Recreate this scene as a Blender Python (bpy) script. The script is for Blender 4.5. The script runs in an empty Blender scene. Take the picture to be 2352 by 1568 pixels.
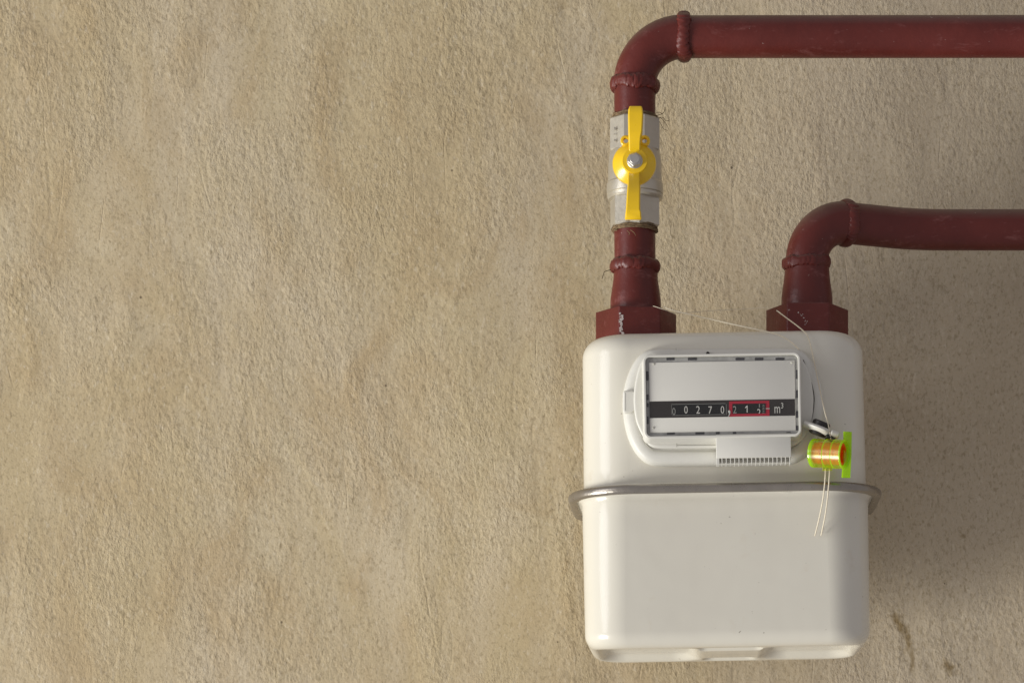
import bpy, bmesh, math, random
from mathutils import Vector, Matrix, noise
random.seed(7)
R = math.radians
S = bpy.context.scene

# ------------------------------------------------------------------ camera, world, lights
CAM_Y = -1.805
K = 6069.0                       # photo pixels (2352 wide) per unit tangent
HORIZ = 1990.0
PX = 1610.0                      # photo column straight ahead of the camera
cam_d = bpy.data.cameras.new('camera'); cam = bpy.data.objects.new('camera', cam_d)
S.collection.objects.link(cam); S.camera = cam
cam.location = (0, CAM_Y, 0); cam.rotation_euler = (R(90), 0, 0)
cam_d.sensor_width = 36; cam_d.lens = 36 * K / 2352.0
cam_d.shift_x = (1176 - PX) / 2352.0
cam_d.shift_y = (HORIZ - 784) / 2352.0
cam_d.clip_start = 0.05; cam_d.clip_end = 50

W = bpy.data.worlds.new('World'); S.world = W; W.use_nodes = True
bg = W.node_tree.nodes['Background']
bg.inputs[0].default_value = (0.97, 0.93, 0.98, 1); bg.inputs[1].default_value = 0.35

def area(name, loc, target, sx, sy, power, col):
    l = bpy.data.lights.new(name, 'AREA'); l.shape = 'RECTANGLE'; l.size = sx; l.size_y = sy
    l.energy = power; l.color = col
    o = bpy.data.objects.new(name, l); S.collection.objects.link(o)
    o.location = loc
    o.rotation_euler = (Vector(target) - Vector(loc)).to_track_quat('-Z', 'Z').to_euler()
    return o
area('window_light', (-3.75, -1.50, -1.60), (-0.08, 0, 0.3), 1.5, 1.7, 208, (1.0, 0.985, 0.945))
area('soft_side_light', (-3.3, -2.0, 0.9), (-0.1, 0, 0.25), 1.6, 1.6, 30, (0.98, 0.98, 1.0))

S.view_settings.view_transform = 'Standard'; S.view_settings.look = 'None'
S.view_settings.exposure = 0; S.view_settings.gamma = 1
S.view_settings.use_curve_mapping = False
S.render.engine = 'CYCLES'

# ------------------------------------------------------------------ coordinates
PIV = (1660.0, 930.0); ROLL = R(1.0)
YC = -0.105
def P(px, py, y=YC):
    d = y - CAM_Y
    return Vector(((px - PX) / K * d, y, (HORIZ - py) / K * d))
def U(px, py, y=YC):             # as P, with the slight roll of the meter taken out
    dx, dy = px - PIV[0], py - PIV[1]
    return P(PIV[0] + dx * math.cos(ROLL) - dy * math.sin(ROLL),
             PIV[1] + dx * math.sin(ROLL) + dy * math.cos(ROLL), y)
def mm(px, y=YC): return px / K * (y - CAM_Y)
PIVW = P(*PIV)

# ------------------------------------------------------------------ object helpers
BASE = {}
def thing(name, base, label, cat, group=None, roll=0.0):
    o = bpy.data.objects.new(name, None); S.collection.objects.link(o)
    base = Vector(base); rot = Matrix.Rotation(-roll, 3, 'Y')
    o.location = PIVW + rot @ (base - PIVW) if roll else base
    o.rotation_euler = (0, -roll, 0)
    o.empty_display_size = 0.02
    o['label'] = label; o['category'] = cat
    if group: o['group'] = group
    BASE[o.name] = base
    return o
def part(name, bm, mat, parent, smooth=True, label=None, sharp=35):
    me = bpy.data.meshes.new(name)
    bmesh.ops.recalc_face_normals(bm, faces=bm.faces[:])
    if smooth:
        for f in bm.faces: f.smooth = True
        for e in bm.edges:
            if len(e.link_faces) == 2 and e.calc_face_angle(0) > R(sharp): e.smooth = False
    r = parent
    while r.parent: r = r.parent
    bmesh.ops.transform(bm, matrix=Matrix.Translation(-BASE[r.name]), verts=bm.verts[:])
    bm.to_mesh(me); bm.free()
    o = bpy.data.objects.new(name, me); S.collection.objects.link(o)
    me.materials.append(mat); o.parent = parent
    if label: o['label'] = label
    return o
def loft(bm, rings, cap0=True, cap1=True, closed=True):
    vr = [[bm.verts.new(p) for p in ring] for ring in rings]
    n = len(vr[0])
    for a, b in zip(vr, vr[1:]):
        for i in range(n if closed else n - 1):
            j = (i + 1) % n
            bm.faces.new((a[i], a[j], b[j], b[i]))
    if cap0: bm.faces.new(vr[0])
    if cap1: bm.faces.new(list(reversed(vr[-1])))
    return vr
def box(bm, lo, hi, bev=0.0, seg=2):
    lo, hi = Vector(lo), Vector(hi)
    c = (lo + hi) / 2; s = hi - lo
    g = bmesh.ops.create_cube(bm, size=1.0, matrix=Matrix.Translation(c) @ Matrix.Diagonal((abs(s.x), abs(s.y), abs(s.z), 1)))
    if bev:
        es = list({e for v in g['verts'] for e in v.link_edges})
        bmesh.ops.bevel(bm, geom=es, offset=bev, segments=seg, profile=0.5, affect='EDGES')
def frame_of(path):
    """parallel transport frames along a path"""
    T = []
    for i in range(len(path)):
        a = path[max(i - 1, 0)]; b = path[min(i + 1, len(path) - 1)]
        T.append((b - a).normalized())
    ref = Vector((0, -1, 0)) if abs(T[0].y) < 0.9 else Vector((0, 0, 1))
    N = [(ref - T[0] * ref.dot(T[0])).normalized()]
    for i in range(1, len(path)):
        q = T[i - 1].rotation_difference(T[i]); v = q @ N[-1]
        N.append((v - T[i] * v.dot(T[i])).normalized())
    return T, N
def sweep(bm, path, rad, nseg=40, cap=True, mod=None):
    T, N = frame_of(path); rings = []
    for i, p in enumerate(path):
        B = T[i].cross(N[i]); r = rad[i] if hasattr(rad, '__len__') else rad
        ring = []
        for k in range(nseg):
            a = 2 * math.pi * k / nseg
            rr = r * (mod(i, a) if mod else 1)
            ring.append(p + (N[i] * math.cos(a) + B * math.sin(a)) * rr)
        rings.append(ring)
    return loft(bm, rings, cap, cap)
def fillet_path(pts, radii, step=0.0025):
    out = [pts[0]]
    for i in range(1, len(pts) - 1):
        a, b, c = pts[i - 1], pts[i], pts[i + 1]; r = radii[i - 1]
        u = (a - b).normalized(); v = (c - b).normalized()
        ang = u.angle(v); t = r / math.tan(ang / 2)
        p0 = b + u * t; ctr = b + (u + v).normalized() * (r / math.sin(ang / 2))
        n = max(6, int((math.pi - ang) * r / step))
        e1 = (p0 - ctr).normalized(); ax = e1.cross((b + v * t - ctr).normalized()).normalized()
        for k in range(n + 1):
            out.append(ctr + (Matrix.Rotation((math.pi - ang) * k / n, 3, ax) @ e1) * r)
    out.append(pts[-1]); return out
def subdiv_line(a, b, n): return [a.lerp(b, k / n) for k in range(n + 1)]
def smooth_curve(pts, n=8):
    out = []
    q = [pts[0]] + list(pts) + [pts[-1]]
    for i in range(1, len(q) - 2):
        p0, p1, p2, p3 = q[i - 1:i + 3]
        for k in range(n):
            t = k / n
            out.append(0.5 * ((2 * p1) + (p2 - p0) * t + (2 * p0 - 5 * p1 + 4 * p2 - p3) * t * t + (3 * p1 - p0 - 3 * p2 + p3) * t ** 3))
    out.append(pts[-1]); return out
def rrect(hw, hh, r, nc=10, ns=8):
    """rounded rectangle outline, points also along the straight sides"""
    r = max(min(r, hw - 1e-5, hh - 1e-5), 1e-5); out = []
    cs = [(hw - r, -hh + r, -90), (hw - r, hh - r, 0), (-hw + r, hh - r, 90), (-hw + r, -hh + r, 180)]
    for q, (cx, cy, a0) in enumerate(cs):
        arc = [(cx + r * math.cos(R(a0 + 90 * k / nc)), cy + r * math.sin(R(a0 + 90 * k / nc))) for k in range(nc + 1)]
        out += arc
        nx = cs[(q + 1) % 4]; a1 = R(nx[2])
        e = (nx[0] + r * math.cos(a1), nx[1] + r * math.sin(a1)); s = arc[-1]
        for k in range(1, ns):
            t = 0.5 - 0.5 * math.cos(math.pi * k / ns)
            out.append((s[0] + (e[0] - s[0]) * t, s[1] + (e[1] - s[1]) * t))
    return out
def inset(pts, d):
    n = len(pts); out = []
    ar = sum(pts[i][0] * pts[(i + 1) % n][1] - pts[(i + 1) % n][0] * pts[i][1] for i in range(n))
    sg = 1 if ar > 0 else -1
    for i in range(n):
        a, b = pts[i - 1], pts[(i + 1) % n]
        tx, ty = b[0] - a[0], b[1] - a[1]; l = math.hypot(tx, ty) or 1
        out.append((pts[i][0] - sg * ty / l * d, pts[i][1] + sg * tx / l * d))
    return out
def slab(bm, outline, y0, y1, bev=0.001, seg=4, hole=None):
    """outline (x,z) extruded from y0 (back) to y1 (front), front edge rounded"""
    rings = [[Vector((x, y0, z)) for x, z in outline]]
    for k in range(seg + 1):
        a = math.pi / 2 * k / seg
        o = inset(outline, bev * (1 - math.cos(a)))
        rings.append([Vector((x, y1 + bev * (1 - math.sin(a)), z)) for x, z in o])
    if hole:
        rings.append([Vector((x, y1, z)) for x, z in hole])
        rings.append([Vector((x, y0, z)) for x, z in hole])
        vr = loft(bm, rings, False, False)
        n = len(outline)
        for i in range(n):
            j = (i + 1) % n
            bm.faces.new((vr[-1][i], vr[-1][j], vr[0][j], vr[0][i]))
    else:
        o = inset(outline, bev + 0.0006)
        rings.append([Vector((x, y1, z)) for x, z in o])
        loft(bm, rings, True, True)
def disc(bm, c, axis, r, h, n=32, bev=0.0):
    axis = Vector(axis).normalized(); p0 = Vector(c) - axis * h / 2; p1 = Vector(c) + axis * h / 2
    path = [p0, p0 + axis * (bev or h * .01), p1 - axis * (bev or h * .01), p1]
    sweep(bm, path, [r - bev, r, r, r - bev], n)
def solid_text(bm, txt, size, cx, cz, y, sx=0.8, thick=0.00012, zmin=None, zmax=None, bold=0.0, anchor='CENTER'):
    c = bpy.data.curves.new('t', 'FONT'); c.body = txt; c.size = 0.01; c.extrude = thick
    c.offset = bold; c.resolution_u = 4
    o = bpy.data.objects.new('t', c); S.collection.objects.link(o)
    dg = bpy.context.evaluated_depsgraph_get(); me = bpy.data.meshes.new_from_object(o.evaluated_get(dg))
    b2 = bmesh.new(); b2.from_mesh(me)
    xs = [v.co.x for v in b2.verts]; ys = [v.co.y for v in b2.verts]
    mx = (min(xs) + max(xs)) / 2; my = (min(ys) + max(ys)) / 2; kk = size / (max(ys) - min(ys))
    for v in b2.verts:
        x, yy, z = v.co
        v.co = Vector((cx + (x - mx) * sx * kk, y - z * .4, cz + (yy - my) * kk))
    for lim, up in ((zmax, 1), (zmin, -1)):
        if lim is not None:
            bmesh.ops.bisect_plane(b2, geom=b2.verts[:] + b2.edges[:] + b2.faces[:], plane_co=(0, 0, lim), plane_no=(0, 0, up), clear_outer=True)
    m2 = bpy.data.meshes.new('t2'); b2.to_mesh(m2); b2.free(); bm.from_mesh(m2)
    bpy.data.objects.remove(o); bpy.data.curves.remove(c); bpy.data.meshes.remove(me); bpy.data.meshes.remove(m2)

# ------------------------------------------------------------------ materials
class NT:
    def __init__(s, name):
        s.m = bpy.data.materials.new(name); s.m.use_nodes = True; s.t = s.m.node_tree
        s.b = s.t.nodes['Principled BSDF']; s.out = s.t.nodes['Material Output']
        s.tc = s.t.nodes.new('ShaderNodeTexCoord')
    def n(s, ty, **kw):
        x = s.t.nodes.new(ty)
        for k, v in kw.items():
            if k in x.inputs: x.inputs[k].default_value = v
            else: setattr(x, k, v)
        return x
    def l(s, a, b): s.t.links.new(a, b)
    def mapping(s, sc=(1, 1, 1), rot=(0, 0, 0), loc=(0, 0, 0)):
        m = s.n('ShaderNodeMapping'); s.l(s.tc.outputs['Object'], m.inputs[0])
        m.inputs['Scale'].default_value = sc; m.inputs['Rotation'].default_value = rot; m.inputs['Location'].default_value = loc
        return m.outputs[0]
    def noise(s, scale, detail=4, rough=0.55, dist=0, vec=None, ty='FBM'):
        x = s.n('ShaderNodeTexNoise'); x.noise_type = ty
        x.inputs['Scale'].default_value = scale; x.inputs['Detail'].default_value = detail
        x.inputs['Roughness'].default_value = rough; x.inputs['Distortion'].default_value = dist
        s.l(vec or s.tc.outputs['Object'], x.inputs['Vector']); return x.outputs['Fac']
    def ramp(s, fac, stops):
        r = s.n('ShaderNodeValToRGB'); e = r.color_ramp.elements
        while len(e) < len(stops): e.new(0.5)
        for q, (p, c) in zip(e, stops):
            q.position = p; q.color = (c, c, c, 1) if not hasattr(c, '__len__') else (*c, 1)
        s.l(fac, r.inputs[0]); return r.outputs[0]
    def mix(s, f, a, b, mode='MIX'):
        m = s.n('ShaderNodeMix'); m.data_type = 'RGBA'; m.blend_type = mode
        for k, v in ((0, f), (6, a), (7, b)):
            if hasattr(v, 'is_linked') or hasattr(v, 'links'): s.l(v, m.inputs[k])
            elif hasattr(v, '__len__'): m.inputs[k].default_value = (*v, 1)
            else: m.inputs[k].default_value = v
        return m.outputs[2]
    def math(s, op, a, b=0.0, c=None):
        m = s.n('ShaderNodeMath'); m.operation = op
        for k, v in enumerate((a, b) if c is None else (a, b, c)):
            if hasattr(v, 'links'): s.l(v, m.inputs[k])
            else: m.inputs[k].default_value = v
        return m.outputs[0]
    def bump(s, h, dist, strength=1.0):
        b = s.n('ShaderNodeBump'); b.inputs['Distance'].default_value = dist; b.inputs['Strength'].default_value = strength
        s.l(h, b.inputs['Height']); s.l(b.outputs[0], s.b.inputs['Normal']); return b

def simple(name, col, rough=0.5, metal=0.0, var=0.12, vscale=60, bumpd=0.0, bscale=500, coat=0.0, spec=0.5):
    m = NT(name); nz = m.noise(vscale, 5, 0.6)
    a = tuple(c * (1 - var) for c in col); b = tuple(min(1, c * (1 + var)) for c in col)
    m.l(m.ramp(nz, [(0.3, a), (0.7, b)]), m.b.inputs['Base Color'])
    m.l(m.ramp(m.noise(vscale * 3, 4), [(0.3, max(0.02, rough * 0.85)), (0.7, min(1, rough * 1.15))]), m.b.inputs['Roughness'])
    m.b.inputs['Metallic'].default_value = metal; m.b.inputs['Coat Weight'].default_value = coat
    m.b.inputs['Coat Roughness'].default_value = 0.12; m.b.inputs['Specular IOR Level'].default_value = spec
    if bumpd: m.bump(m.noise(bscale, 4), bumpd)
    return m.m

def wall_material():
    m = NT('rough_plaster')
    v1 = m.mapping((1, 1, 0.62), (0, R(14), 0)); v2 = m.mapping((1, 1, 0.5), (0, R(-9), 0), (3, 1, 2))
    big = m.noise(5.5, 4, 0.6, 0.6); mid = m.noise(17, 5, 0.62, 0.8, m.mapping((1, 1, 0.55)))
    zone = m.ramp(m.noise(14, 4, 0.6, 0.6, m.mapping((1, 1, .6), loc=(9, 2, 4))), [(0.38, 0.15), (0.60, 1.15)])
    # right of the pipes the render is stippled evenly, left it is dragged by the trowel
    g1 = m.noise(400, 5, 0.66, 0.1, v1)
    g2 = m.noise(175, 5, 0.62, 0.2, v2)
    g3 = m.noise(620, 3, 0.6)
    ridge = m.ramp(m.math('ABSOLUTE', m.math('SUBTRACT', m.noise(26, 2, 0.5, 0.3, m.mapping((1, 1, 0.22), (0, R(20), 0))), 0.5)), [(0.0, 0.0), (0.012, 1.0)])
    rsel = m.ramp(m.noise(19, 2, .5, 0, m.mapping((1, 1, 1), loc=(4, 4, 4))), [(0.54, 0.0), (0.62, 1.0)])
    pits = m.n('ShaderNodeTexVoronoi'); pits.inputs['Scale'].default_value = 42; m.l(m.mapping((1, 1, .8)), pits.inputs['Vector'])
    sep = m.n('ShaderNodeSeparateColor'); m.l(pits.outputs['Color'], sep.inputs[0])
    pit = m.math('MULTIPLY', m.math('LESS_THAN', pits.outputs['Distance'], 0.030), m.math('GREATER_THAN', sep.outputs[0], 0.72))
    h = m.math('MULTIPLY', m.math('ADD', m.math('MULTIPLY', g1, 0.95), m.math('MULTIPLY', g2, 0.8)), zone)
    h = m.math('ADD', h, m.math('MULTIPLY', g3, 0.20))
    h = m.math('ADD', h, m.math('MULTIPLY', mid, 0.9))
    h = m.math('ADD', h, m.math('MULTIPLY', m.math('MULTIPLY', ridge, rsel), 0.16))
    grit = m.n('ShaderNodeTexVoronoi'); grit.inputs['Scale'].default_value = 260; grit.feature = 'F1'; m.l(m.mapping((1, 1, .7), (0, R(8), 0)), grit.inputs['Vector'])
    h = m.math('SUBTRACT', h, m.math('MULTIPLY', m.math('MULTIPLY', grit.outputs['Distance'], zone), 0.30))
    h = m.math('SUBTRACT', h, m.math('MULTIPLY', pit, 0.4))
    m.bump(h, 0.0010)
    # colour: warm sandy render with paler, greyer drag marks and brown patches
    c = m.ramp(big, [(0.28, (0.495, 0.40, 0.24)), (0.5, (0.53, 0.435, 0.265)), (0.72, (0.56, 0.475, 0.305))])
    streak = m.noise(7, 5, 0.65, 0.7, m.mapping((1, 1, 0.35), (0, R(-12), 0), (5, 0, 0)))
    c = m.mix(m.ramp(streak, [(0.46, 0.0), (0.64, 0.55)]), c, (0.60, 0.525, 0.40))
    c = m.mix(m.ramp(mid, [(0.48, 0.0), (0.68, 0.65)]), c, (0.46, 0.345, 0.19))
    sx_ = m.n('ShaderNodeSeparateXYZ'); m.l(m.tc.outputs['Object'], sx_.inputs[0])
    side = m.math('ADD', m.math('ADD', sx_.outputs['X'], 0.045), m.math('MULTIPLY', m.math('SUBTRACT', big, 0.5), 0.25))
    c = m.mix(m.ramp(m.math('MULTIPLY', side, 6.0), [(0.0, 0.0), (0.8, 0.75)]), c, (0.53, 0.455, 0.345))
    fine = m.noise(330, 4, 0.7)
    c = m.mix(m.ramp(fine, [(0.3, 0.0), (0.75, 0.35)]), c, (0.50, 0.385, 0.23))
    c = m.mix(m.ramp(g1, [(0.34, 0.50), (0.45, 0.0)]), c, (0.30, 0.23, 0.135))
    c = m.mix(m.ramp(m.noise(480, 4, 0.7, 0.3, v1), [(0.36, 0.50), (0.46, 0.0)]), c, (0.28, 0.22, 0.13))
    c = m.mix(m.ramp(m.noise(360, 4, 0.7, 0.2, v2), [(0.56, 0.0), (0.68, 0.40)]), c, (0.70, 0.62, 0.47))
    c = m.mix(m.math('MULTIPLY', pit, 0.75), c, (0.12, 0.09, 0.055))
    # brown water stains beside the foot of the meter
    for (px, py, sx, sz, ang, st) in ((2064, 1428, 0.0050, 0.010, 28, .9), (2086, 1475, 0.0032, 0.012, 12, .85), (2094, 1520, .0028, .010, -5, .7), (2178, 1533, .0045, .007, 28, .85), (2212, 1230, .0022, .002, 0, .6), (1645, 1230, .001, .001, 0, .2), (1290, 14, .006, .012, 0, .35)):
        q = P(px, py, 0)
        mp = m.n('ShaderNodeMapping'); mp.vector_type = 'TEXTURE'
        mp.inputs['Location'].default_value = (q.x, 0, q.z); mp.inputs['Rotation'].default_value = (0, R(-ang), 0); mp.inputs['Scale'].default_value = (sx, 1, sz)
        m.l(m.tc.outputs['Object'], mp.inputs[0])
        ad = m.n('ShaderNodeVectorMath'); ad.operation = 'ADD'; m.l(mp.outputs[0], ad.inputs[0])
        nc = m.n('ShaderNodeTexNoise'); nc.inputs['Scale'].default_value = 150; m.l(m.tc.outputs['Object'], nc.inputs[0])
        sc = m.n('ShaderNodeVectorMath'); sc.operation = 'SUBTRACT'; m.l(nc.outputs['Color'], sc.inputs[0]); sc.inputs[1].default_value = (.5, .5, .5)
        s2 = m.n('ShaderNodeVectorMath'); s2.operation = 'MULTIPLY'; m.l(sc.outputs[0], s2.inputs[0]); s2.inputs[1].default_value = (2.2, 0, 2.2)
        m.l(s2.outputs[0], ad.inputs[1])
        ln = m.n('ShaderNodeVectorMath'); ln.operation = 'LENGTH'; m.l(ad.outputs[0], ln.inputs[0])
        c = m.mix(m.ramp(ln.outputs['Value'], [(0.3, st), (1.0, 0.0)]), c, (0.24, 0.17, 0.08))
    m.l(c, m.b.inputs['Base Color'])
    m.b.inputs['Roughness'].default_value = 0.93; m.b.inputs['Specular IOR Level'].default_value = 0.15
    return m.m

def pipe_material():
    m = NT('oxide_red_paint')
    base = m.ramp(m.noise(28, 5, 0.6), [(0.3, (0.095, 0.0142, 0.0105)), (0.7, (0.130, 0.0208, 0.0150))])
    # pale dust that settled where the surface looks up
    geo = m.n('ShaderNodeNewGeometry'); sp = m.n('ShaderNodeSeparateXYZ'); m.l(geo.outputs['Normal'], sp.inputs[0])
    dust = m.math('MULTIPLY', m.ramp(sp.outputs['Z'], [(0.30, 0.0), (0.90, 0.95)]), m.ramp(m.noise(45, 6, 0.7, 0, m.mapping((0.35, 1, 1))), [(0.3, 0.45), (0.7, 1.0)]))
    c = m.mix(dust, base, (0.15, 0.105, 0.085))
    # scuffs and flecks of lime
    sc1 = m.ramp(m.noise(95, 6, 0.75, 0.4, m.mapping((0.45, 1, 1))), [(0.56, 0.0), (0.70, 0.55)])
    c = m.mix(sc1, c, (0.26, 0.10, 0.09))
    fl = m.ramp(m.noise(240, 3, 0.6), [(0.725, 0.0), (0.75, 0.6)])
    c = m.mix(fl, c, (0.45, 0.34, 0.30))
    m.l(c, m.b.inputs['Base Color'])
    m.l(m.ramp(m.noise(60, 4), [(0.3, 0.34), (0.7, 0.5)]), m.b.inputs['Roughness'])
    m.b.inputs['Specular IOR Level'].default_value = 0.38
    m.bump(m.math('ADD', m.noise(70, 4), m.math('MULTIPLY', m.noise(420, 4), 0.15)), 0.0006)
    return m.m

def shell_material():
    m = NT('cream_enamel')
    c = m.ramp(m.noise(12, 4), [(0.3, (0.685, 0.65, 0.55)), (0.7, (0.705, 0.675, 0.575))])
    stain = m.ramp(m.noise(48, 5, 0.6), [(0.63, 0.0), (0.76, 0.26)])
    c = m.mix(stain, c, (0.55, 0.44, 0.30))
    speck = m.ramp(m.noise(300, 2), [(0.755, 0.0), (0.775, 0.6)])
    c = m.mix(speck, c, (0.2, 0.17, 0.12))
    m.l(c, m.b.inputs['Base Color'])
    m.l(m.ramp(m.noise(30, 5), [(0.3, 0.20), (0.7, 0.27)]), m.b.inputs['Roughness'])
    m.b.inputs['Coat Weight'].default_value = 0.22; m.b.inputs['Coat Roughness'].default_value = 0.1
    m.bump(m.math('ADD', m.noise(24, 2), m.math('MULTIPLY', m.noise(700, 2), 0.02)), 0.0006)
    return m.m

def window_material():
    m = NT('clear_cover'); t = m.t
    tr = t.nodes.new('ShaderNodeBsdfTransparent'); gl = t.nodes.new('ShaderNodeBsdfGlossy'); gl.inputs['Roughness'].default_value = 0.04
    lw = t.nodes.new('ShaderNodeLayerWeight'); lw.inputs[0].default_value = 0.5; mx = t.nodes.new('ShaderNodeMixShader')
    tr.inputs[0].default_value = (0.97, 0.97, 0.96, 1)
    m.l(m.ramp(lw.outputs['Facing'], [(0.0, 0.022), (0.6, 0.04), (0.85, 0.14), (1.0, 0.5)]), mx.inputs[0]); m.l(tr.outputs[0], mx.inputs[1]); m.l(gl.outputs[0], mx.inputs[2]); m.l(mx.outputs[0], m.out.inputs[0])
    return m.m

def plastic_clear(name, col, dens, lo=0.03, hi=0.6, rough=0.12):
    """dyed see-through plastic"""
    m = NT(name); t = m.t
    tr = t.nodes.new('ShaderNodeBsdfTransparent'); tr.inputs[0].default_value = (*col, 1)
    tl = t.nodes.new('ShaderNodeBsdfTranslucent'); tl.inputs[0].default_value = (*dens, 1)
    df = t.nodes.new('ShaderNodeBsdfDiffuse'); df.inputs[0].default_value = (*dens, 1)
    a = t.nodes.new('ShaderNodeMixShader'); a.inputs[0].default_value = 0.5
    m.l(tl.outputs[0], a.inputs[1]); m.l(df.outputs[0], a.inputs[2])
    b = t.nodes.new('ShaderNodeMixShader')
    lw = t.nodes.new('ShaderNodeLayerWeight'); lw.inputs[0].default_value = 0.45
    m.l(m.ramp(lw.outputs['Facing'], [(0.0, lo), (0.55, min(1, lo + 0.08)), (0.9, max(hi, lo))]), b.inputs[0])
    m.l(tr.outputs[0], b.inputs[1]); m.l(a.outputs[0], b.inputs[2])
    gl = t.nodes.new('ShaderNodeBsdfGlossy'); gl.inputs['Roughness'].default_value = rough
    c = t.nodes.new('ShaderNodeMixShader'); m.l(m.ramp(lw.outputs['Facing'], [(0.0, 0.04), (0.6, 0.08), (1.0, 0.5)]), c.inputs[0]); m.l(b.outputs[0], c.inputs[1]); m.l(gl.outputs[0], c.inputs[2])
    m.l(c.outputs[0], m.out.inputs[0]); return m.m

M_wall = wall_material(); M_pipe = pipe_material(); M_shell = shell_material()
M_white = simple('white_plastic', (0.67, 0.655, 0.59), 0.42, var=0.03)
M_grey = simple('smoky_inner_frame', (0.40, 0.395, 0.385), 0.3, var=0.25, vscale=120)
M_slot = simple('dark_slot', (0.05, 0.048, 0.055), 0.4)
M_plate = simple('dial_white', (0.81, 0.79, 0.74), 0.5, var=0.03, vscale=25)
M_band = simple('dial_dark_band', (0.030, 0.024, 0.022), 0.45)
M_drum = simple('drum_black', (0.006, 0.006, 0.006), 0.4)
M_red = simple('dial_red', (0.42, 0.012, 0.035), 0.45, var=0.05)
M_digit = simple('digit_white', (0.62, 0.61, 0.57), 0.5, var=0.03)
M_dim = simple('digit_grey', (0.30, 0.30, 0.28), 0.5, var=0.1)
M_line = simple('moulded_line', (0.38, 0.37, 0.32), 0.6)
M_ring = simple('clamp_ring_grey', (0.33, 0.30, 0.26), 0.30, metal=0.75, var=0.08, vscale=90, bumpd=0.0003, bscale=150)
M_nickel = simple('nickel_plate', (0.56, 0.52, 0.43), 0.36, metal=0.6, var=0.07, vscale=90, bumpd=0.00015, bscale=300)
M_steel = simple('bolt_steel', (0.55, 0.53, 0.49), 0.42, metal=0.9, var=0.1, vscale=100)
M_yellow = simple('yellow_lacquer', (0.84, 0.535, 0.006), 0.32, var=0.05, vscale=80, coat=0.3)
M_black = simple('black_screw', (0.018, 0.014, 0.012), 0.45)
M_rubber = simple('gasket_dark', (0.03, 0.035, 0.045), 0.4)
M_hemp = simple('hemp_fibre', (0.20, 0.135, 0.07), 0.9, var=0.4, vscale=500)
M_hair = simple('dry_hair', (0.10, 0.07, 0.04), 0.8)
M_lime = simple('lime_splash', (0.70, 0.62, 0.58), 0.8, var=0.1)
M_wire = simple('seal_cord', (0.72, 0.64, 0.48), 0.5, var=0.15, vscale=900)
M_green = plastic_clear('lime_plastic', (0.95, 1.0, 0.45), (0.80, 0.98, 0.01), 0.06, 0.55, 0.25)
M_orange = plastic_clear('orange_plastic', (1.0, 0.50, 0.08), (1.0, 0.22, 0.003), 0.8, 0.9, 0.3)
M_shine = plastic_clear('lime_edge_shine', (0.8, 1.0, 0.2), (0.66, 1.0, 0.01), 0.48, 0.9)  # brighter lime with edge shine put into the colour; flag uses it too
M_clear = window_material()

# ------------------------------------------------------------------ the wall
def build_wall():
    bm = bmesh.new()
    x0, x1, z0, z1 = -1.15, 0.75, -0.45, 1.15
    xs = [x0 + (x1 - x0) * i / 380 for i in range(381)]; zs = [z0 + (z1 - z0) * j / 320 for j in range(321)]
    g = []
    for z in zs:
        row = []
        for x in xs:
            y = (noise.noise(Vector((x * 6, 0, z * 4))) * 0.0016 + noise.noise(Vector((x * 22 + 5, 3, z * 14))) * 0.0007
                 + noise.noise(Vector((x * 60 + 9, 1, z * 38))) * 0.0003)
            row.append(bm.verts.new((x, y, z)))
        g.append(row)
    for j in range(320):
        for i in range(380):
            bm.faces.new((g[j][i], g[j][i + 1], g[j + 1][i + 1], g[j + 1][i]))
    # thickness
    back = [bm.verts.new((x, 0.15, z)) for x, z in ((x0, z0), (x1, z0), (x1, z1), (x0, z1))]
    bm.faces.new(back)
    rim = [([g[0][i] for i in range(381)], back[0], back[1]), ([g[j][380] for j in range(321)], back[1], back[2]),
           ([g[320][i] for i in range(380, -1, -1)], back[2], back[3]), ([g[j][0] for j in range(320, -1, -1)], back[3], back[0])]
    for lst, a, b in rim:
        bm.faces.new(lst + [b, a])
    me = bpy.data.meshes.new('wall'); bm.normal_update()
    for f in bm.faces: f.smooth = len(f.verts) == 4
    bmesh.ops.recalc_face_normals(bm, faces=bm.faces[:])
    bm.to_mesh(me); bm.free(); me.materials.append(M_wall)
    o = bpy.data.objects.new('wall', me); S.collection.objects.link(o)
    o['label'] = 'rough sandy beige plastered wall behind the meter and its pipes'; o['category'] = 'wall'
build_wall()

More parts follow.
